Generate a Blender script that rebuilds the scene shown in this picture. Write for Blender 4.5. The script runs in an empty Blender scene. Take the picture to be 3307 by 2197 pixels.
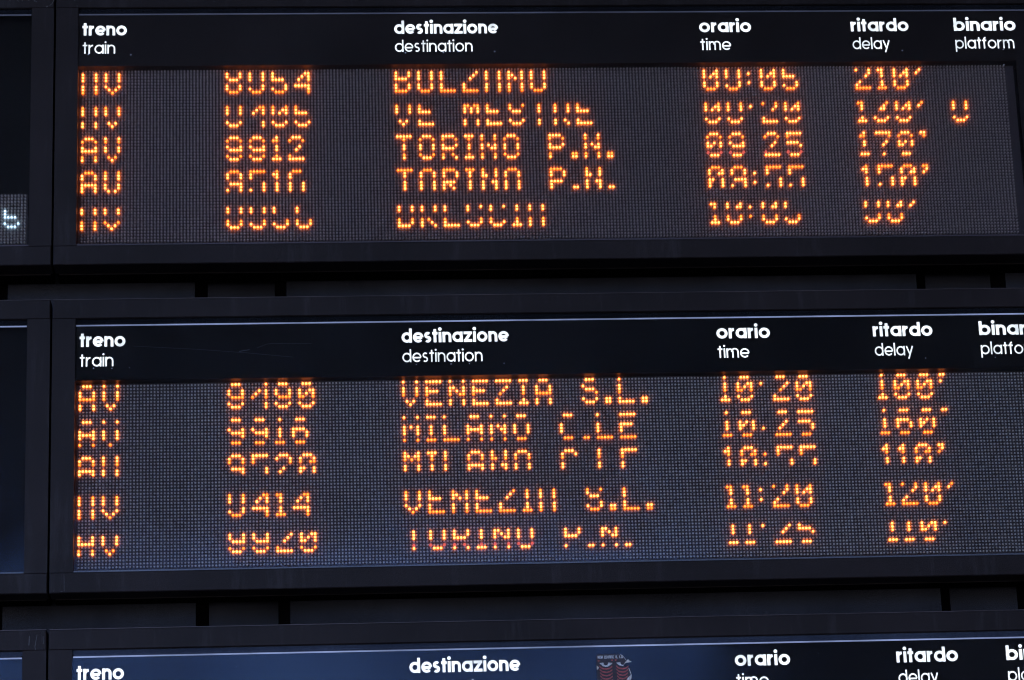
import bpy, math, random
import numpy as np
from mathutils import Vector
random.seed(4); rng = np.random.default_rng(4)
R = math.radians
S = 0.01                      # one LED pitch = 1 cm; everything below is laid out in pitches
C = bpy.context.scene.collection
sc = bpy.context.scene

# ------------------------------------------------------------------ camera
cam_d = bpy.data.cameras.new('camera'); cam = bpy.data.objects.new('camera', cam_d); C.objects.link(cam)
cam.location = (0.6465180, -8.3743373, -3.3892937)
cam.rotation_euler = (R(106.65785209), R(1.93656112), R(-3.82251026))
cam_d.sensor_width = 36.0
cam_d.lens = 36.0 * 9384.615 / 3307.0
cam_d.clip_start = 0.1; cam_d.clip_end = 500
sc.camera = cam
# ------------------------------------------------------------------ light
SUN_EL, SUN_AZ = 38.0, 0.0    # the sun stands behind the board wall, so its face is in the canopy's shade
w = bpy.data.worlds.new('World'); sc.world = w; w.use_nodes = True
nt = w.node_tree
sky = nt.nodes.new('ShaderNodeTexSky'); sky.sky_type = 'NISHITA'; sky.sun_disc = False
sky.sun_elevation = R(SUN_EL); sky.sun_rotation = R(SUN_AZ)
sky.air_density = 1.4; sky.dust_density = 0.2; sky.ozone_density = 6.0
wb = nt.nodes.new('ShaderNodeMix'); wb.data_type = 'RGBA'; wb.blend_type = 'MULTIPLY'; wb.inputs[0].default_value = 1; wb.inputs[7].default_value = (.66, .71, 1.18, 1)   # the photograph's cold white balance
bg = nt.nodes['Background']; nt.links.new(sky.outputs[0], wb.inputs[6]); nt.links.new(wb.outputs[2], bg.inputs[0]); bg.inputs[1].default_value = 0.15
sl = bpy.data.lights.new('sun', 'SUN'); sl.energy = 2.5; sl.angle = R(0.5); sl.color = (1, .95, .88)
so = bpy.data.objects.new('sun', sl); C.objects.link(so)
so.rotation_euler = (R(-(90 - SUN_EL)), 0, 0)     # rays come from +y and above
so.location = (0, 3, 8)
sc.view_settings.view_transform = 'Standard'; sc.view_settings.look = 'None'
sc.view_settings.exposure = 1.9; sc.view_settings.gamma = 1.0
sc.render.engine = 'CYCLES'
sc.cycles.use_denoising = True
sc.cycles.denoising_prefilter = 'ACCURATE'
sc.cycles.pixel_filter_type = 'BLACKMAN_HARRIS'; sc.cycles.filter_width = 1.15
sc.cycles.max_bounces = 8; sc.cycles.transparent_max_bounces = 12; sc.cycles.caustics_refractive = True
sc.cycles.sample_clamp_indirect = 4.0

# ------------------------------------------------------------------ materials
KA = .71     # materials below were measured half a stop darker than this exposure
def new_mat(name):
    m = bpy.data.materials.new(name); m.use_nodes = True
    return m, m.node_tree, m.node_tree.nodes['Principled BSDF']
def noise(nt, scale, detail=4, rough=.6, stretch=None):
    tc = nt.nodes.new('ShaderNodeTexCoord'); n = nt.nodes.new('ShaderNodeTexNoise')
    n.inputs['Scale'].default_value = scale; n.inputs['Detail'].default_value = detail; n.inputs['Roughness'].default_value = rough
    if stretch:
        mp = nt.nodes.new('ShaderNodeMapping'); mp.inputs['Scale'].default_value = stretch
        nt.links.new(tc.outputs['Object'], mp.inputs[0]); nt.links.new(mp.outputs[0], n.inputs['Vector'])
    else: nt.links.new(tc.outputs['Object'], n.inputs['Vector'])
    return n
def ramp(nt, src, p0, p1, c0, c1):
    r = nt.nodes.new('ShaderNodeValToRGB')
    r.color_ramp.elements[0].position = p0; r.color_ramp.elements[1].position = p1
    r.color_ramp.elements[0].color = (*c0, 1); r.color_ramp.elements[1].color = (*c1, 1)
    nt.links.new(src, r.inputs[0]); return r
def painted(name, c, rough=.55, var=.35, grain=.5, spec=.4, bump=.15, dust=0.0, dustc=(.3, .3, .32)):
    """powder-coated steel: fine grain, large faint cloudiness, vertical dust streaks"""
    c = [x * KA for x in c]; dustc = [x * KA for x in dustc]
    m, nt, b = new_mat(name)
    n1 = noise(nt, 420, 2, .7); n2 = noise(nt, 3.0, 5, .6); n3 = noise(nt, 2.2, 6, .75, (9, 9, 1))
    a = ramp(nt, n1.outputs[0], .3, .7, [x * (1 - grain) for x in c], [x * (1 + grain) for x in c])
    k = ramp(nt, n2.outputs[0], .3, .7, (1 - var,) * 3, (1 + var,) * 3)
    mx = nt.nodes.new('ShaderNodeMix'); mx.data_type = 'RGBA'; mx.blend_type = 'MULTIPLY'; mx.inputs[0].default_value = 1
    nt.links.new(a.outputs[0], mx.inputs[6]); nt.links.new(k.outputs[0], mx.inputs[7])
    out = mx.outputs[2]
    if dust:
        d = ramp(nt, n3.outputs[0], .54, .80, (0, 0, 0), (dust,) * 3)
        m2 = nt.nodes.new('ShaderNodeMix'); m2.data_type = 'RGBA'
        nt.links.new(d.outputs[0], m2.inputs[0]); nt.links.new(out, m2.inputs[6]); m2.inputs[7].default_value = (*dustc, 1)
        out = m2.outputs[2]
    nt.links.new(out, b.inputs['Base Color'])
    b.inputs['Roughness'].default_value = rough; b.inputs['Specular IOR Level'].default_value = spec
    bp = nt.nodes.new('ShaderNodeBump'); bp.inputs['Strength'].default_value = bump; bp.inputs['Distance'].default_value = .0008
    nt.links.new(n1.outputs[0], bp.inputs['Height']); nt.links.new(bp.outputs[0], b.inputs['Normal'])
    return m
def emit(name, c, s, vary=0):
    m = bpy.data.materials.new(name); m.use_nodes = True; nt = m.node_tree; nt.nodes.clear()
    e = nt.nodes.new('ShaderNodeEmission'); o = nt.nodes.new('ShaderNodeOutputMaterial')
    e.inputs[0].default_value = (*c, 1); e.inputs[1].default_value = s * KA
    if vary:                       # lamps and lettering never glow quite evenly
        n = noise(nt, vary, 2, .6); mr = nt.nodes.new('ShaderNodeMapRange'); mr.inputs['From Min'].default_value = .3; mr.inputs['From Max'].default_value = .7
        mr.inputs['To Min'].default_value = s * KA * .62; mr.inputs['To Max'].default_value = s * KA * 1.38
        nt.links.new(n.outputs[0], mr.inputs[0]); nt.links.new(mr.outputs[0], e.inputs[1])
    nt.links.new(e.outputs[0], o.inputs[0]); return m

M_frame = painted('black_powder_coat', (.0215, .0160, .0175), dust=.34, dustc=(.12, .12, .13), spec=.22, grain=.8)
M_rim = painted('brownish_black_edge', (.09, .07, .07), rough=.4, var=.5)  # browner and lighter than the frame coat
M_under = painted('dark_underside', (.006, .005, .006), grain=.3, var=.2, rough=.9, spec=.02)
M_wall = painted('grey_backing_steel', (.036, .038, .048), rough=.7, spec=.12, grain=.8, dust=.12, dustc=(.14, .14, .15))
M_gap = painted('black_rubber', (.004, .0035, .004), rough=.95, spec=.0, var=.1)
M_pcb = painted('black_louver', (.11, .095, .11), rough=.8, spec=.1, var=.1)
M_head = painted('black_acrylic', (.003, .003, .004), rough=.5, spec=.1, var=.1, bump=0)
def painted_glow(name, c, e):     # painted surface with emission standing in for the light it catches
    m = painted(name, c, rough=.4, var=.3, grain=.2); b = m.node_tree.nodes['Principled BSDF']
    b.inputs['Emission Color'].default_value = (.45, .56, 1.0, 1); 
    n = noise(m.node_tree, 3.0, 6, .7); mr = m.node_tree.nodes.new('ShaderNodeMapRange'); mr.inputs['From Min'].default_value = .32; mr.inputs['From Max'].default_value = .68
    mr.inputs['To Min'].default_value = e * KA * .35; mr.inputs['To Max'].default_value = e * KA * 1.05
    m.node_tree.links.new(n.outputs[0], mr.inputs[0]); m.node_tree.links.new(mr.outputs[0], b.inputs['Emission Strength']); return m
M_head_veil = painted('veiled_black_acrylic', (.030, .024, .026), rough=.5, spec=.1, var=.3, bump=0)  # lighter copy of the acrylic, painting in the upper header's veiling glare
M_strip = painted_glow('glowing_pane_edge', (.35, .38, .45), .17)
M_strip_dim = painted_glow('dim_pane_edge', (.12, .12, .15), .03)  # darker, weaker-glowing copy for the top row, where less light is caught
M_canopy = painted('dark_canopy_paint', (.012, .013, .018), rough=.9, spec=.02)
M_letter = emit('backlit_white', (.84, .93, 1.0), .60, 14)
M_scratch = painted('scratch_line', (.07, .085, .11), rough=.5)
M_dirt = painted('dried_dirt', (.14, .14, .14), rough=.9)
def led_plastic(name, c, rough, spec):
    m, nt, b = new_mat(name)
    n = noise(nt, 130, 1, .5)
    r = ramp(nt, n.outputs[0], .25, .75, [x * .85 for x in c], [min(1, x * 1.15) for x in c])
    oi = nt.nodes.new('ShaderNodeObjectInfo'); mr = nt.nodes.new('ShaderNodeMapRange')    # every LED module has aged a little differently
    mr.inputs['To Min'].default_value = .86; mr.inputs['To Max'].default_value = 1.06; nt.links.new(oi.outputs['Random'], mr.inputs[0])
    vm = nt.nodes.new('ShaderNodeVectorMath'); vm.operation = 'SCALE'; nt.links.new(r.outputs[0], vm.inputs[0]); nt.links.new(mr.outputs[0], vm.inputs['Scale'])
    nt.links.new(vm.outputs[0], b.inputs['Base Color'])
    b.inputs['Roughness'].default_value = rough; b.inputs['Specular IOR Level'].default_value = spec
    return m
M_led_a = led_plastic('unlit_led_hazy', (.60, .52, .52), .55, .3)
M_tip_a = led_plastic('unlit_lens_hazy', (.80, .71, .70), .4, .5)
M_led_b = led_plastic('unlit_led_clear', (.16, .15, .16), .25, .8)
M_tip_b = led_plastic('unlit_lens_glint', (1.0, .97, .90), .2, 1.0)  # near-white lens colour paints in the sky highlights on these LEDs
M_led_w = led_plastic('unlit_white_led', (.85, .82, .76), .5, .4)
LIT = {3: emit('led_lens_bright', (1.0, .215, .045), 4.6, 110), 2: emit('led_lens_medium', (1.0, .19, .03), 2.0, 110),
       1: emit('led_lens_fading', (1.0, .16, .13), .35)}
M_halo = emit('led_halo_glow', (1.0, .13, .010), .62)  # collar emission standing in for the orange halo between lit dots
M_white = emit('white_led_lens', (.50, .76, 1.0), 1.3); M_whalo = emit('white_led_halo', (.5, .75, 1.0), .4)

def pane_mat():
    m = bpy.data.materials.new('hazy_clear_pane'); m.use_nodes = True; nt = m.node_tree; nt.nodes.clear()
    o = nt.nodes.new('ShaderNodeOutputMaterial')
    t = nt.nodes.new('ShaderNodeBsdfTransparent'); t.inputs[0].default_value = (.97, .97, .98, 1)
    r = nt.nodes.new('ShaderNodeBsdfRefraction'); r.inputs['IOR'].default_value = 1.22; r.inputs['Roughness'].default_value = .62
    g = nt.nodes.new('ShaderNodeBsdfGlossy'); g.inputs['Roughness'].default_value = .06; g.inputs[0].default_value = (.29 * KA, .36 * KA, .47 * KA, 1)
    gn = noise(nt, 1.1, 5, .6, (1, 1, 2.2)); gr = ramp(nt, gn.outputs[0], .35, .68, (.10 * KA, .13 * KA, .19 * KA), (.25 * KA, .31 * KA, .39 * KA)); nt.links.new(gr.outputs[0], g.inputs[0])
    n = noise(nt, 5, 6, .7)
    rr = ramp(nt, n.outputs[0], .35, .75, (.05, .05, .05), (.14, .14, .14)); nt.links.new(rr.outputs[0], g.inputs['Roughness'])
    m1 = nt.nodes.new('ShaderNodeMixShader'); m1.inputs[0].default_value = .13
    d = nt.nodes.new('ShaderNodeBsdfDiffuse'); d.inputs[0].default_value = (.8, .8, .85, 1); tl = nt.nodes.new('ShaderNodeBsdfTranslucent'); tl.inputs[0].default_value = (.9, .9, .9, 1)
    md = nt.nodes.new('ShaderNodeMixShader'); md.inputs[0].default_value = .5; nt.links.new(d.outputs[0], md.inputs[1]); nt.links.new(tl.outputs[0], md.inputs[2])
    mt = nt.nodes.new('ShaderNodeMixShader'); nt.links.new(t.outputs[0], mt.inputs[1]); nt.links.new(md.outputs[0], mt.inputs[2])
    dn = noise(nt, 2.5, 5, .65); dr = ramp(nt, dn.outputs[0], .3, .75, (.006,) * 3, (.022,) * 3); nt.links.new(dr.outputs[0], mt.inputs[0])
    nt.links.new(mt.outputs[0], m1.inputs[1]); nt.links.new(r.outputs[0], m1.inputs[2])
    f = nt.nodes.new('ShaderNodeFresnel'); f.inputs['IOR'].default_value = 1.5
    m2 = nt.nodes.new('ShaderNodeMixShader')
    nt.links.new(f.outputs[0], m2.inputs[0]); nt.links.new(m1.outputs[0], m2.inputs[1]); nt.links.new(g.outputs[0], m2.inputs[2])
    nt.links.new(m2.outputs[0], o.inputs[0]); return m
M_pane = pane_mat()

# ------------------------------------------------------------------ mesh helpers (all in pitches, x right, y away, r = rows DOWN)
def mesh_obj(name, verts, faces, mat, parent=None, smooth=False, midx=None):
    me = bpy.data.meshes.new(name)
    v = np.asarray(verts, dtype=np.float64) * S
    me.from_pydata(v.tolist(), [], faces)
    for m in (mat if isinstance(mat, list) else [mat]): me.materials.append(m)
    if smooth: me.polygons.foreach_set('use_smooth', [True] * len(faces))
    if midx is not None: me.polygons.foreach_set('material_index', midx)
    me.update()
    o = bpy.data.objects.new(name, me); C.objects.link(o)
    if parent: o.parent = parent; o.matrix_parent_inverse = parent.matrix_world.inverted() if False else o.matrix_parent_inverse
    return o
class MB:
    def __init__(s): s.v = []; s.f = []
    def box(s, x0, x1, y0, y1, r0, r1, ch=0.0):
        """box with optional chamfer on its front edges; r rows run downwards"""
        z0, z1 = -r1, -r0
        b = len(s.v)
        if ch:
            s.v += [(x0 + ch, y0, z0 + ch), (x1 - ch, y0, z0 + ch), (x1 - ch, y0, z1 - ch), (x0 + ch, y0, z1 - ch),
                    (x0, y0 + ch, z0), (x1, y0 + ch, z0), (x1, y0 + ch, z1), (x0, y0 + ch, z1),
                    (x0, y1, z0), (x1, y1, z0), (x1, y1, z1), (x0, y1, z1)]
            q = [(0, 1, 2, 3), (0, 4, 5, 1), (1, 5, 6, 2), (2, 6, 7, 3), (3, 7, 4, 0),
                 (4, 8, 9, 5), (5, 9, 10, 6), (6, 10, 11, 7), (7, 11, 8, 4), (11, 10, 9, 8)]
        else:
            s.v += [(x0, y0, z0), (x1, y0, z0), (x1, y0, z1), (x0, y0, z1), (x0, y1, z0), (x1, y1, z0), (x1, y1, z1), (x0, y1, z1)]
            q = [(0, 1, 2, 3), (1, 5, 6, 2), (3, 2, 6, 7), (0, 3, 7, 4), (0, 4, 5, 1), (7, 6, 5, 4)]
        s.f += [tuple(b + i for i in f) for f in q]; return s
    def quad(s, *p):
        b = len(s.v); s.v += [(x, y, -r) for x, y, r in p]; s.f.append(tuple(range(b, b + len(p)))); return s
    def build(s, name, mat, parent=None, smooth=False): return mesh_obj(name, s.v, s.f, mat, parent, smooth)
def empty(name, x, y, r, label, cat, group=None):
    o = bpy.data.objects.new(name, None); C.objects.link(o); o.empty_display_size = .1
    o['label'] = label; o['category'] = cat
    if group: o['group'] = group
    return o

# ------------------------------------------------------------------ LED template: a stubby bullet lens
N = 6
_a = [math.pi * 2 * k / N for k in range(N)]
TV = [(math.cos(a) * .33, .75, math.sin(a) * .33) for a in _a] + [(math.cos(a) * .33, -.02, math.sin(a) * .33) for a in _a] + \
     [(math.cos(a) * .22, -.24, math.sin(a) * .22) for a in _a] + [(0, -.33, 0)]
TF, TM = [], []
for k in range(N):
    n = (k + 1) % N
    TF.append((k, n, N + n, N + k)); TM.append(0)
    TF.append((N + k, N + n, 2 * N + n, 2 * N + k)); TM.append(1)
    TF.append((2 * N + k, 2 * N + n, 3 * N)); TM.append(2)
TV = np.array(TV); NV = len(TV)
# a lit one: a glowing collar is added round the lens to paint its halo
LV = [(math.cos(a) * .50, .62, math.sin(a) * .50) for a in _a] + [(math.cos(a) * .49, .02, math.sin(a) * .49) for a in _a] + [(math.cos(a) * .36, -.04, math.sin(a) * .36) for a in _a] + \
     [(math.cos(a) * .25, -.26, math.sin(a) * .25) for a in _a] + [(0, -.34, 0)]
LF, LM = [], []
for k in range(N):
    n = (k + 1) % N
    LF += [(k, n, N + n, N + k), (N + k, N + n, 2 * N + n, 2 * N + k), (2 * N + k, 2 * N + n, 3 * N + n, 3 * N + k), (3 * N + k, 3 * N + n, 4 * N)]
    LM += [0, 0, 1, 1]
LV = np.array(LV); UV_, UF_, UM_ = TV, TF, TM
def leds(name, pts, mats, parent, jit=0.0, scale=1.0, plate=None, pmat=None):
    """pts: list of (col, y, row); one mesh of LED lenses"""
    TV, TF, TM, NV = (LV, LF, LM, len(LV)) if plate else (UV_, UF_, UM_, len(UV_))
    P = np.array([(c, y, -r) for c, y, r in pts], float)
    sc_ = np.array([scale * (1 + jit * (random.random() - .5)) for _ in pts])[:, None, None]
    T = TV[None] * np.ones((len(pts), 1, 1)); T = T * np.concatenate([sc_, np.ones_like(sc_), sc_], axis=2)
    if jit: T = T + (rng.random((len(pts), 1, 3)) - .5) * np.array([.10, .12, .10]) * jit * 4
    V = (T + P[:, None, :]).reshape(-1, 3) * S
    me = bpy.data.meshes.new(name)
    nf = len(TF); n = len(pts); mi = np.tile([min(q, len(mats) - 1) if len(mats) != 3 else max(0, q - 1) for q in TM], n)
    loops = np.concatenate([np.array([i for f in TF for i in f])[None] + NV * np.arange(n)[:, None]], axis=0).reshape(-1)
    sizes = np.tile([len(f) for f in TF], n); nfa = nf * n
    if plate:                      # thin plate added behind the LEDs to join the character into one piece
        x0, x1, r0, r1 = plate; k0 = len(V)
        V = np.concatenate([V, np.array([(x, y, -r) for y in (.665, .712) for x, r in ((x0, r1), (x1, r1), (x1, r0), (x0, r0))]) * S])
        q = [(0, 1, 2, 3), (4, 7, 6, 5), (0, 4, 5, 1), (1, 5, 6, 2), (2, 6, 7, 3), (3, 7, 4, 0)]
        loops = np.concatenate([loops, np.array([k0 + i for f in q for i in f])]); sizes = np.concatenate([sizes, [4] * 6]); nfa += 6
        mats = list(mats) + [pmat]; mi = np.concatenate([mi, [len(mats) - 1] * 6])
    starts = np.concatenate([[0], np.cumsum(sizes)[:-1]])
    me.vertices.add(len(V)); me.vertices.foreach_set('co', V.reshape(-1))
    me.loops.add(len(loops)); me.loops.foreach_set('vertex_index', loops.astype(np.int32))
    me.polygons.add(nfa); me.polygons.foreach_set('loop_start', starts.astype(np.int32)); me.polygons.foreach_set('loop_total', sizes.astype(np.int32))
    me.polygons.foreach_set('use_smooth', np.ones(nfa, bool))
    for m in mats: me.materials.append(m)
    me.polygons.foreach_set('material_index', mi.astype(np.int32))
    me.update(calc_edges=True)
    o = bpy.data.objects.new(name, me); C.objects.link(o); o.parent = parent
    return o

# ------------------------------------------------------------------ the 8-row display font
F = {
'A': '.###. #...# #...# #...# ##### #...# #...# #...#', 'V': '#...# #...# #...# #...# #...# #...# .#.#. ..#..',
'B': '####. #...# #...# ####. #...# #...# #...# ####.', 'O': '.###. #...# #...# #...# #...# #...# #...# .###.',
'L': '#.... #.... #.... #.... #.... #.... #.... #####', 'Z': '##### ....# ...#. ..#.. .#... #.... #.... #####',
'N': '#...# #...# ##..# #.#.# #..## #...# #...# #...#', 'E': '##### #.... #.... ####. #.... #.... #.... #####',
'M': '#...# ##.## #.#.# #.#.# #...# #...# #...# #...#', 'S': '.###. #...# #.... .###. ....# ....# #...# .###.',
'T': '##### ..#.. ..#.. ..#.. ..#.. ..#.. ..#.. ..#..', 'R': '####. #...# #...# #...# ####. #.#.. #..#. #...#',
'P': '####. #...# #...# #...# ####. #.... #.... #....', 'I': '### .#. .#. .#. .#. .#. .#. ###',
'C': '.###. #...# #.... #.... #.... #.... #...# .###.', '.': '.. .. .. .. .. .. ## ##', ':': '#. #. #. #. #. #. #. #.',
"'": '## .# #. .. .. .. .. ..', '0': '.###. #...# #..## #.#.# ##..# #...# #...# .###.',
'1': '.#. ##. .#. .#. .#. .#. .#. ###', '2': '.###. #...# ....# ...#. ..#.. .#... #.... #####',
'3': '##### ....# ...#. ..##. ....# ....# #...# .###.', '4': '....# ...## ..#.# .#..# #...# ##### ....# ....#',
'5': '##### #.... #.... ####. ....# ....# #...# .###.', '6': '.###. #.... #.... ####. #...# #...# #...# .###.',
'7': '##### ....# ...#. ...#. ..#.. ..#.. ..#.. ..#..', '8': '.###. #...# #...# .###. #...# #...# #...# .###.',
'9': '.###. #...# #...# #...# .#### ....# #...# .###.'}
F[':'] = '.. .. #. .. .. #. .. ..'
COLS = (0, 44, 96, 192, 240, 270)
# the multiplexed rows that are lit at this instant: 3 bright, 2 weaker, 1 almost out, 0 dark, per text line
LINES = [
 [  # upper board
  (['AV', '8954', 'BOLZANO', '09:05', "210'", ''], '03330332'), (['AV', '9405', 'VE MESTRE', '09:20', "130'", '9'], '02330033'),
  (['AV', '9912', 'TORINO P.N.', '09:25', "170'", ''], '32033023'), (['AV', '9516', 'TORINO P.N.', '09:55', "150'", ''], '23303330'),
  (['AV', '8956', 'BRESCIA', '10:05', "90'", ''], '03300233')],
 [  # middle board
  (['AV', '9490', 'VENEZIA S.L.', '10:20', "100'", ''], '30332033'), (['AV', '9916', 'MILANO C.LE', '10:25', "160'", ''], '30033302'),
  (['AV', '9520', 'MILANO C.LE', '10:55', "110'", ''], '33203300'), (['AV', '9414', 'VENEZIA S.L.', '11:20', "120'", ''], '02330332'),
  (['AV', '9920', 'TORINO P.N.', '11:25', "110'", ''], '00333023')]]
OVERRIDE = {(0, 2, 3): '32033013', (0, 2, 4): '32033003', (1, 4, 1): '00333023', (1, 4, 2): '00333013', (1, 4, 3): '00333003', (1, 4, 4): '00333003'}

# ------------------------------------------------------------------ stroke lettering for the headings (x-height 1)
def arc(cx, cy, r, a0, a1, n=20): return [(cx + r * math.cos(R(a0 + (a1 - a0) * k / n)), cy + r * math.sin(R(a0 + (a1 - a0) * k / n))) for k in range(n + 1)]
def glyph(ch, w):
    h = w / 2; r = .5 - h; A = 1.36
    if ch == 'o': return 1.0, [arc(.5, .5, r, 0, 360, 32)]
    if ch == 'a': return .98, [arc(.5, .5, r, 0, 360, 32), [(1 - h - .02, 0), (1 - h - .02, 1)]]
    if ch == 'd': return .98, [arc(.5, .5, r, 0, 360, 32), [(1 - h - .02, 0), (1 - h - .02, A)]]
    if ch == 'b': return .98, [arc(.48, .5, r, 0, 360, 32), [(h, 0), (h, A)]]
    if ch == 'p': return .98, [arc(.48, .5, r, 0, 360, 32), [(h, -.36), (h, 1)]]
    if ch == 'e': return .96, [arc(.5, .5, r, 0, 318, 30), [(h, .47), (1 - h, .47)]]
    if ch == 'n': return .84, [[(h, 0), (h, 1)], arc(.42, 1 - .42, .42 - h, 180, 0, 16) + [(.84 - h, 0)]]
    if ch == 'm': return 1.30, [[(h, 0), (h, 1)], arc(.375, 1 - .375, .375 - h, 180, 0, 14) + [(.75 - h, 0)],
                                arc(.925 - h * .5, 1 - .375, .375 - h * .5, 180, 0, 14) + [(1.30 - h, 0)]]
    if ch == 'r': return .52, [[(h, 0), (h, 1)], arc(.50, 1 - h - (.5 - h), .5 - h, 180, 92, 10)]
    if ch == 't': return .50, [[(.25, 0), (.25, 1.27)], [(0, 1 - h), (.50, 1 - h)]]
    if ch == 'i': return w, [[(h, 0), (h, 1)], ('dot', h, 1.27, w * .64)]
    if ch == 'l': return w, [[(h, 0), (h, A)]]
    if ch == 'z': return .80, [[(0, 1 - h), (.80, 1 - h)], [(.80 - h * 1.1, 1 - h), (h * 1.1, h)], [(0, h), (.80, h)]]
    if ch == 's': return .68, [arc(.34, .75 - h * .42, .25 - h * .45, 40, 270, 14) + arc(.34, .25 + h * .42, .25 - h * .45, 90, -140, 14)]
    if ch == 'y': return .84, [[(h * .9, 1), (.44, .08)], [(.84 - h * .9, 1), (.26, -.36)]]
    if ch == 'f': return .50, [[(.22, 0), (.22, .98)] + arc(.22 + .2, .98 + .06, .2, 180, 90, 8), [(0, 1 - h), (.48, 1 - h)]]
    return .4, []
def ribbon(pts, w):
    L, Rr = [], []
    for i, p in enumerate(pts):
        a = pts[max(0, i - 1)]; b = pts[min(len(pts) - 1, i + 1)]
        if len(pts) > 4 and math.dist(pts[0], pts[-1]) < 1e-6 and i in (0, len(pts) - 1): a, b = pts[-2], pts[1]
        dx, dy = b[0] - a[0], b[1] - a[1]; d = math.hypot(dx, dy) or 1
        nx, ny = -dy / d * w / 2, dx / d * w / 2
        L.append((p[0] + nx, p[1] + ny)); Rr.append((p[0] - nx, p[1] - ny))
    return L, Rr
def word(text, x0, x1, base, xh, w, y, parent, mat, gap=.10):
    """flat backlit word, fitted between columns x0 and x1 with its baseline on row base"""
    strokes = []; cur = 0
    for ch in text:
        adv, st = glyph(ch, w)
        for s_ in st:
            strokes.append(('dot', s_[1] + cur, s_[2], s_[3]) if s_[0] == 'dot' else [(px + cur, py) for px, py in s_])
        cur += adv + gap
    cur -= gap; kx = (x1 - x0) / cur
    V, Fc = [], []
    for k, s_ in enumerate(strokes):
        yy = y - .004 * (k % 7) - .002
        if s_[0] == 'dot':
            b = len(V); n = 16
            V += [(x0 + (s_[1]) * kx + s_[3] * xh * math.cos(R(22.5 * i)), yy, -base + s_[2] * xh + s_[3] * xh * math.sin(R(22.5 * i))) for i in range(n)]
            Fc.append(tuple(b + i for i in range(n)))
            continue
        L, Rr = ribbon(s_, w)
        b = len(V)
        for p, q in zip(L, Rr): V += [(x0 + p[0] * kx, yy, -base + p[1] * xh), (x0 + q[0] * kx, yy, -base + q[1] * xh)]
        for i in range(len(L) - 1): Fc.append((b + 2 * i, b + 2 * i + 1, b + 2 * i + 3, b + 2 * i + 2))
    return mesh_obj('heading_word', V, Fc, mat, parent)

# ------------------------------------------------------------------ one departure board
YF, YH, YP = -4.5, -3.6, -4.0          # front of the case, header sheet, pane
XL, XR = -8.0, 316.0                    # case
OL, OR = -1.25, 309.0                   # opening
HEAD = [('treno', .0, 13.5, 0), ('train', .1, 10.0, 1), ('destinazione', 95.7, 127.8, 0), ('destination', 95.8, 119.8, 1), ('orario', 190.8, 207.1, 0),
        ('time', 190.9, 200.4, 1), ('ritardo', 238.6, 256.9, 0), ('delay', 238.8, 250.6, 1), ('binario', 271.3, 291.0, 0), ('platform', 271.4, 290.1, 1)]
HB = [(-10.5, -4.5), (-10.75, -4.65), (-10.6, -4.4)]
def case_parts(b, x0, x1, o0, o1, top, fo, depth=15.5):
    MB().box(x0, x1, YF, 4, fo - 25.3, fo - 19.3, .25).build('frame_top', M_frame, b)
    MB().box(x0, x1, YF, 4, fo + 57.7, fo + 63.8, .25).build('frame_bottom', M_frame, b)
    MB().box(x0, o0, YF, 4, fo - 19.3, fo + 57.7).build('frame_side', M_frame, b)
    MB().box(o1, x1, YF, 4, fo - 19.3, fo + 57.7).build('frame_side', M_frame, b)
    MB().box(x0 + .4, x1 - .4, 4, depth, fo - 24.6, fo + 63.3).build('case_body', M_under, b)
    MB().box(x0 + .1, x1 - .1, YF + .35, YF + .9, fo - 25.52, fo - 25.31).build('top_rim', M_rim, b)
    MB().box(x0 + 1, x1 - 1, 5, 5.6, fo + 63.3, fo + 63.75).build('underside_seam', M_rim, b)
def bevel_band(b, o0, o1, fo, strip, K):
    # bevelled upper border of the pane, mitred at the corner, with its polished lower edge
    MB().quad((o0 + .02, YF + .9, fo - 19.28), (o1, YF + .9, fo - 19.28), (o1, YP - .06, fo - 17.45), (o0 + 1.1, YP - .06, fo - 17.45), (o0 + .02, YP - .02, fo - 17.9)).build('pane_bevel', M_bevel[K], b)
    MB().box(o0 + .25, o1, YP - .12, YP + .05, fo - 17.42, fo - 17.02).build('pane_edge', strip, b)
M_bevel = [painted('bevelled_acrylic', c, rough=.2, spec=.45, var=.3, bump=.3) for c in ((.016, .018, .024), (.014, .016, .02), (.06, .075, .11))]  # last, lighter blue colour paints the sky reflection into the lowest bevels

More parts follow.
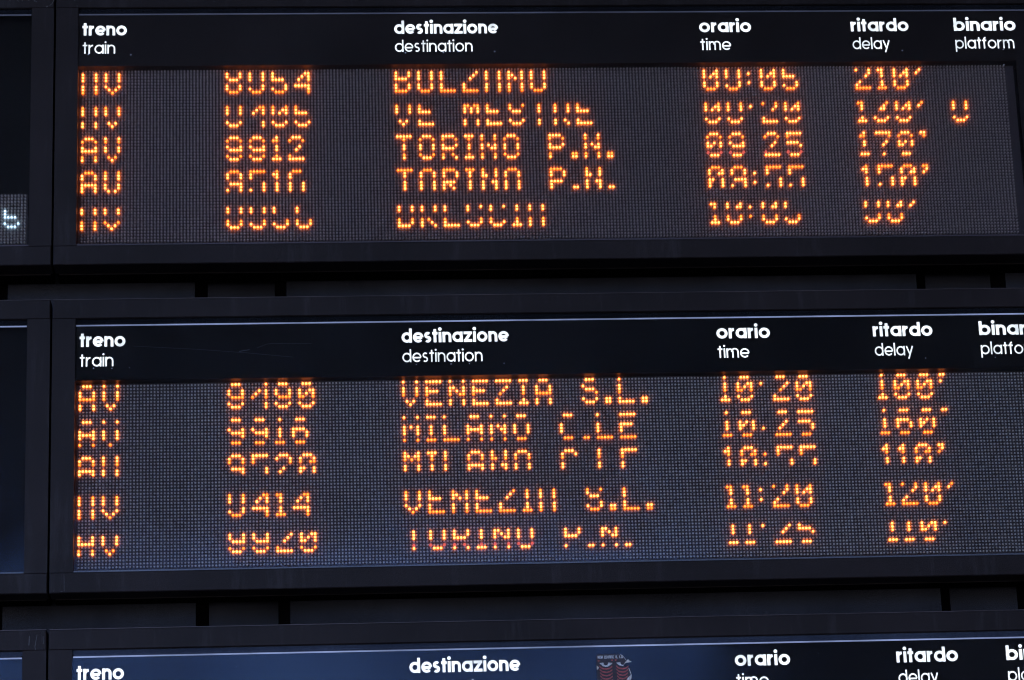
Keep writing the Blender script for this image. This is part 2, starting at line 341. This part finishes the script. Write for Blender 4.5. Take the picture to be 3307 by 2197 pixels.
def make_board(k, fo, lo, label):
    b = empty('departure_board', 0, 0, fo, label, 'departure board', 'main departure boards')
    case_parts(b, XL, XR, OL, OR, 0, fo)
    bevel_band(b, OL, OR, fo, (M_strip_dim, M_strip, M_strip)[k], k)
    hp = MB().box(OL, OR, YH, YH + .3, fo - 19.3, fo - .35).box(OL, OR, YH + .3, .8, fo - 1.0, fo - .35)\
             .box(290.2, OR, YH, YH + .3, fo - .35, fo + 57.7).build('header_panel', M_head_veil if k == 0 else M_head, b)
    for t, x0, x1, light in HEAD:
        base = fo + HB[k][light]
        o = word(t, x0, x1, base, 3.25 if not light else 2.95, .262 if not light else .158, YH, hp, M_letter, gap=.10 if not light else .13)
    MB().box(OL, -.53, .72, 1.3, fo - .35, fo + 57.7).box(287.53, 290.2, .72, 1.3, fo - .35, fo + 57.7)\
        .box(-.53, 287.53, .72, 1.3, fo - .35, lo - .53).box(-.53, 287.53, .72, 1.3, lo + 55.53, fo + 57.7).build('panel_border', M_pcb, b)
    mods = [MB().box(32 * q - .47, 32 * q + 31.47, .72, 1.3, lo - .5, lo + 55.5).build('led_module', M_pcb, b) for q in range(9)]
    lit = set()
    if k < 2:
        for li, (texts, mask) in enumerate(LINES[k]):
            for ci, t in enumerate(texts):
                mk = OVERRIDE.get((k, li, ci), mask); x = COLS[ci]; mk0 = mk
                for ch in t:
                    mk = '00333003' if (k, li, ci) == (1, 4, 2) and x > 134 else mk0
                    if ch == ' ': x += 7; continue
                    rows = F[ch].split(); wd = len(rows[0]); groups = {}
                    for r_, rw in enumerate(rows):
                        for c_, q in enumerate(rw):
                            if q == '#' and mk[r_] != '0':
                                lit.add((x + c_, li * 11 + r_)); groups.setdefault(int(mk[r_]), []).append((x + c_, li * 11 + r_))
                    if groups:
                        pts, lv = [], []
                        for g, ps in groups.items(): pts += [(c, 0, lo + r) for c, r in ps]; lv += [g] * len(ps)
                        o = leds('lit_character', pts, [M_halo, LIT[3], LIT[2], LIT[1]], b, 0, 1.0, (x - .45, x + wd - .55, lo + li * 11 - .45, lo + li * 11 + 7.45), M_pcb)
                        idx = []
                        for g in lv: idx += [0 if m == 0 and g > 1 else {3: 1, 2: 2, 1: 3}[g] for m in LM]
                        idx += [4] * 6
                        o.data.polygons.foreach_set('material_index', idx)
                    x += wd + 2
        rows = range(56)
    else: rows = range(8)
    for q, md in enumerate(mods):
        pts = [(c, 0, lo + r) for r in rows for c in range(32 * q, 32 * q + 32) if (c, r) not in lit]
        u = leds('unlit_leds', pts, [M_led_a, M_tip_a, M_tip_a] if k == 0 else [M_led_b, M_tip_b, M_tip_b, M_tip_b], md, .12); u['kind'] = 'stuff'
    MB().box(OL + .01, OR - .01, YP, YP + .12, fo - 17.0, fo + 57.6).build('glass_pane', M_pane, b)
    # lower lip of the pane
    MB().box(OL + .1, OR, YP - .25, YP - .02, fo + 57.25, fo + 57.66).build('pane_lip', M_lip[k], b)
    return b
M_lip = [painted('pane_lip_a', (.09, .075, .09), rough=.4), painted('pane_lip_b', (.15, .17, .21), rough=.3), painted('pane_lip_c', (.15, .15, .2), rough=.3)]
FO = (0.0, 100.0, 199.75); LO = (0.0, 100.48, 200.5)
B = [make_board(0, FO[0], LO[0], 'uppermost black departure board, first row 8954 Bolzano, one platform digit lit'),
     make_board(1, FO[1], LO[1], 'middle black departure board, first row 9490 Venezia S.L., shiny unlit dots'),
     make_board(2, FO[2], LO[2], 'lowest departure board, only its blue-reflecting header strip and sticker showing')]
# scratches in the middle board's pane
def strip_line(name, pts, wd, mat, parent, y):
    m = MB()
    for (x0, r0), (x1, r1) in zip(pts[:-1], pts[1:]):
        m.quad((x0, y, r0 - wd), (x1, y, r1 - wd), (x1, y, r1 + wd), (x0, y, r0 + wd))
    return m.build(name, mat, parent)


# ------------------------------------------------------------------ the neighbouring units at the left edge
def make_side(k, fo, label):
    b = empty('side_display', 0, 0, fo, label, 'display board', 'displays left of the main boards')
    case_parts(b, -60, -8.65, -57, -15.4, 0, fo)
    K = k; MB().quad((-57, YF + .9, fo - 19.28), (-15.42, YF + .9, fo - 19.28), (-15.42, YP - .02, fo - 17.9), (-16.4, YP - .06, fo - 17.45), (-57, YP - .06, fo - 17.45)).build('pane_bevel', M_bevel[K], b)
    MB().box(-57, -15.6, YP - .12, YP + .05, fo - 17.42, fo - 17.02).build('pane_edge', (M_strip_dim, M_strip, M_strip)[k], b)
    MB().box(-57, -15.4, .9, 1.4, fo - 19.3, fo + 57.7).build('back_panel', M_head, b)
    if k == 0:
        p = MB().box(-57, -16.3, .72, .9, 39.4, 55.9).build('led_panel', M_pcb, b)
        on = [(-23, 45), (-23, 46), (-23, 47), (-22, 47), (-21, 47), (-20, 47), (-23, 49), (-19, 49), (-22, 50), (-21, 50), (-20, 50)]
        leds('lit_character', [(c, 0, r) for c, r in on], [M_whalo, M_white], b, 0, .9, (-23.45, -18.55, 42.6, 50.45), M_pcb)
        u = leds('unlit_leds', [(c, 0, r) for c in range(-56, -16) for r in range(40, 56) if (c, r) not in on], [M_led_w], p, .1); u['kind'] = 'stuff'
    MB().box(-57, -15.41, YP, YP + .12, fo - 17.0, fo + 57.6).build('glass_pane', M_pane, b)
    MB().box(-57, -15.5, YP - .25, YP - .02, fo + 57.25, fo + 57.66).build('pane_lip', M_lip[k], b)
    return b
SD = [make_side(0, FO[0], 'dark side display at top left with a small white dot matrix digit'),
      make_side(1, FO[1], 'blank dark side display left of the middle departure board'),
      make_side(2, FO[2], 'blank side display at bottom left corner, blue sheen on its glass')]

ys = YP - .02
Bm = B[1]
for nm, pts, wd in (('a', [(15.8, 89.3), (35.1, 90.6), (49.7, 91.9), (63.2, 93.4)], .035), ('b', [(47.2, 91.4), (50.3, 90.9)], .10), ('c', [(52.5, 90.4), (55.5, 89.2), (56.7, 89.1), (68.7, 89.2)], .04),
                    ('d', [(59.8, 134.4), (67.5, 137.0), (73.0, 138.7), (83.8, 142.9), (93.7, 146.8)], .06), ('e', [(80.0, 152.1), (90.9, 152.3), (101.0, 153.2)], .05)):
    strip_line('scratch', pts, wd, M_scratch, Bm, ys)
def beads(pts, parent, mat, rad, name='water_beads'):
    V, Fc = [], []
    for c, r in pts:
        q = rad * .75 * (.7 + .6 * random.random()); b = len(V)
        for yy, k in ((YP - .01, 1.0), (YP - .12, .75)):
            V += [(c + q * k * math.cos(R(60 * i)) * 1.3, yy, -r + q * k * math.sin(R(60 * i))) for i in range(6)]
        V.append((c, YP - .17, -r))
        for i in range(6):
            n = (i + 1) % 6; Fc += [(b + i, b + n, b + 6 + n, b + 6 + i), (b + 6 + i, b + 6 + n, b + 12)]
    o = mesh_obj(name, V, Fc, mat, parent, True); o['kind'] = 'stuff'; return o
M_bead = painted_glow('water_bead', (.5, .55, .6), .12)  # emission paints a glint onto the beads
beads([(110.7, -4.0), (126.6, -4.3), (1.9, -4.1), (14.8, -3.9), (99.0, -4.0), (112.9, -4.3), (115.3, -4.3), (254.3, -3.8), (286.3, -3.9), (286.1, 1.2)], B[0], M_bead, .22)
beads([(4.2, 96.0), (9.6, 96.1), (14.8, 96.0), (99.9, 96.2), (110.3, 96.2), (115.8, 96.2), (126.2, 96.2), (254.1, 96.4), (275.5, 96.5)], B[1], M_bead, .18)
beads([(12.1, 184.8), (38.1, 188.3), (45.8, 186.2), (50.2, 186.7), (54.2, 183.5)] + [(random.uniform(2, 230), random.uniform(184, 195)) for _ in range(60)], B[2], M_scratch, .10)

def streaks(parent, specs):
    V, Fc = [], []
    for pts, wd in specs:
        for (x0, r0), (x1, r1) in zip(pts[:-1], pts[1:]):
            dx, dr = x1 - x0, r1 - r0; d = math.hypot(dx, dr) or 1; nx, nr = -dr / d * wd, dx / d * wd; b = len(V)
            V += [(x0 + nx * .7, YF - .015, -(r0 + nr * .7)), (x1 + nx, YF - .015, -(r1 + nr)), (x1 - nx, YF - .015, -(r1 - nr)), (x0 - nx * .7, YF - .015, -(r0 - nr * .7))]
            Fc.append((b, b + 1, b + 2, b + 3))
    o = mesh_obj('dirt_streaks', V, Fc, M_dirt, parent); o['kind'] = 'stuff'
dots = [([(x, r), (x + .25, r + .5)], .10) for x, r in [(-22.3, -22.2), (-19.8, -22.0), (-18.5, -22.1), (-16.6, -22.3), (-14.8, -22.0), (-14.3, -21.8), (-13.2, -23.7)]]
streaks(SD[0], [([(-8.75, -21.9), (-9.2, -20.9), (-10.0, -20.1)], .10), ([(-10.6, -20.0), (-11.0, -19.7)], .22)] + dots)
streaks(B[0], [([(-2.5, -21.9), (-2.3, -21.6)], .12), ([(-1.7, -20.2), (-1.6, -19.8)], .10), ([(2.2, -21.7), (2.4, -21.4)], .1), ([(40, -21.5), (40.4, -21.2)], .1)])
streaks(B[1], [([(-3.8, 158.3), (-3.75, 161), (-3.7, 163.3)], .07), ([(-6.7, 163.3), (-6.6, 162.6)], .06), ([(-4.8, 163.2), (-4.2, 163.3)], .1)])
streaks(SD[2], [([(-13.5, 176.2), (-13.6, 178.9)], .12), ([(-11.3, 175.8), (-11.9, 179.4), (-11.7, 180.2)], .08), ([(-9.6, 176.3), (-9.5, 178.6)], .06)])

# ------------------------------------------------------------------ torn sticker on the lowest board's pane
M_paper = painted('sticker_dark_print', (.055, .05, .065), rough=.6, var=.3)
M_white_p = painted('sticker_white_print', (.85, .9, .92), rough=.6, var=.1)
M_red_p = painted('sticker_red_print', (.55, .13, .13), rough=.6, var=.2)
M_tear = painted('torn_paper', (.85, .82, .75), rough=.8, var=.2)
st = bpy.data.objects.new('sticker', None); C.objects.link(st)
st['label'] = 'torn dark sticker with two eyes and red ribs stuck on the lowest board'; st['category'] = 'sticker'
def su(u, v, dy=0): return (150.1 + (u - 262) / 60.5, ys - .10 - dy, 185.0 + (v - 190) / 61.5)
m = MB()
out = [(262, 190), (690, 190), (745, 240), (790, 300), (735, 385), (765, 420), (822, 440), (850, 500), (868, 570), (800, 640), (740, 740), (262, 740), (262, 460), (300, 425), (262, 385)]
m.quad(*[su(*p) for p in out]); n0 = len(out)
m.v += [(x, y + .08, z) for x, y, z in m.v[:n0]]
for i in range(n0): j = (i + 1) % n0; m.f.append((i, i + n0, j + n0, j))
m.build('paper', M_paper, st)
def band(name, mat, pl, wd, dy=.01):
    mm = MB()
    for (u0, v0), (u1, v1) in zip(pl[:-1], pl[1:]):
        mm.quad(su(u0, v0 - wd, dy), su(u1, v1 - wd, dy), su(u1, v1 + wd, dy), su(u0, v0 + wd, dy))
    mm.build(name, mat, st)
band('torn_edge', M_tear, [(690, 192), (745, 240), (790, 300)], 7, .02)
mm = MB(); mm.quad(su(735, 390, .02), su(770, 340, .02), su(800, 305, .02), su(828, 285, .02), su(850, 315, .02), su(890, 328, .02), su(870, 340, .02), su(830, 345, .02), su(780, 350, .02), su(748, 385, .02)); mm.build('torn_edge', M_tear, st)
mm = MB(); mm.quad(su(822, 440, .02), su(838, 450, .02), su(876, 570, .02), su(862, 572, .02)).quad(su(876, 560, .02), su(868, 640, .02), su(770, 760, .02), su(760, 740, .02), su(800, 625, .02)); mm.build('torn_edge', M_tear, st)
mm = MB(); mm.quad(su(264, 385, .02), su(285, 405, .02), su(305, 430, .02), su(280, 462, .02), su(264, 462, .02)); mm.build('torn_edge', M_tear, st)
def eye(pl, iris):
    mm = MB(); mm.quad(*[su(*p, .01) for p in pl]); mm.build('eye_white', M_white_p, st)
    mm = MB(); mm.quad(*[su(iris[0] + iris[2] * math.cos(R(a)), iris[1] + iris[3] * math.sin(R(a)), .02) for a in range(0, 181, 20)]); mm.build('iris', M_paper, st)
eye([(315, 345), (380, 338), (470, 338), (548, 348), (510, 385), (460, 412), (420, 415), (370, 402)], (427, 338, 42, 52))
eye([(612, 345), (680, 335), (700, 345), (712, 378), (745, 400), (720, 408), (670, 395), (640, 375)], (712, 338, 25, 45))
for i in range(6):
    v = 425 + i * 60
    for u0, u1 in ((310 + i * 4, 548), (606 + i * 4, 835 - i * 8)):
        c = (u0 + u1) / 2; h = (u1 - u0) / 2
        band('red_rib', M_red_p, [(c - h, v - 25), (c - h * .6, v + 18), (c, v + 32), (c + h * .5, v + 20), (c + h * .92, v - 15)], 13, .012)
for u, v in ((303, 305), (540, 298), (605, 298)):
    mm = MB(); mm.quad(su(u - 18, v - 14, .01), su(u + 22, v - 12, .01), su(u + 4, v + 18, .01), su(u - 12, v + 10, .01)); mm.build('red_mark', M_red_p, st)
P5 = {'N': '#.# ### ### ### #.#', 'O': '### #.# #.# #.# ###', 'D': '##. #.# #.# #.# ##.', 'I': '# # # # #', 'A': '### #.# ### #.# #.#', 'R': '### #.# ##. #.# #.#', 'E': '### #.. ##. #.. ###', 'L': '#.. #.. #.. #.. ###', 'U': '#.# #.# #.# #.# ###'}
u = 287; mm = MB()
for ch in 'NON ODIARE IL LU':
    if ch == ' ': u += 20; continue
    g = P5[ch].split()
    for r_, row in enumerate(g):
        for c_, q in enumerate(row):
            if q == '#': mm.quad(su(u + c_ * 9.3, 213 + r_ * 10.4, .01), su(u + c_ * 9.3 + 9.4, 213 + r_ * 10.4, .01), su(u + c_ * 9.3 + 9.4, 213 + r_ * 10.4 + 10.5, .01), su(u + c_ * 9.3, 213 + r_ * 10.4 + 10.5, .01))
    u += len(g[0]) * 9.3 + 5
mm.build('slogan', M_white_p, st)
# ------------------------------------------------------------------ backing wall between the rows of boards
wl = bpy.data.objects.new('backing_wall', None); C.objects.link(wl); wl['kind'] = 'structure'
def backing(r0, r1):
    edges = [(-70, -27.3), (-23.4, 33.4), (61.4, 257.6), (285.9, 330)]
    for a, b_ in edges: MB().box(a, b_, 16, 17, r0, r1).build('wall_panel', M_wall, wl)
    for a, b_ in [(37.2, 57.8), (261.3, 282.0)]: MB().box(a, b_, 20, 21, r0, r1).build('recessed_plate', M_wall, wl)
    for a, b_ in [(33.4, 37.2), (61.4, 57.8), (257.6, 261.3), (285.9, 282.0)]:
        lo_, hi_ = (a, b_)
        MB().quad((lo_, 16.01, r0), (hi_, 20.0, r0), (hi_, 20.0, r1), (lo_, 16.01, r1)).build('slot_cover', M_gap, wl)
    MB().box(-27.3, -23.4, 18, 19, r0, r1).build('slot_cover', M_gap, wl)
for f in (-100,) + FO: backing(f + 60, f + 78)
MB().box(-70, 330, 22, 24, -60, 330).build('back_sheet', M_gap, wl)

# ------------------------------------------------------------------ unseen canopy and building opposite, sized to limit the sky mirrored in the glass
def struct(o): o['kind'] = 'structure'; return o
struct(MB().box(-900, 6000, -2600, 400, -445, -415).build('station_canopy', M_canopy))
struct(MB().box(600, 6000, -2900, -2700, -900, 500).build('station_building', M_canopy))
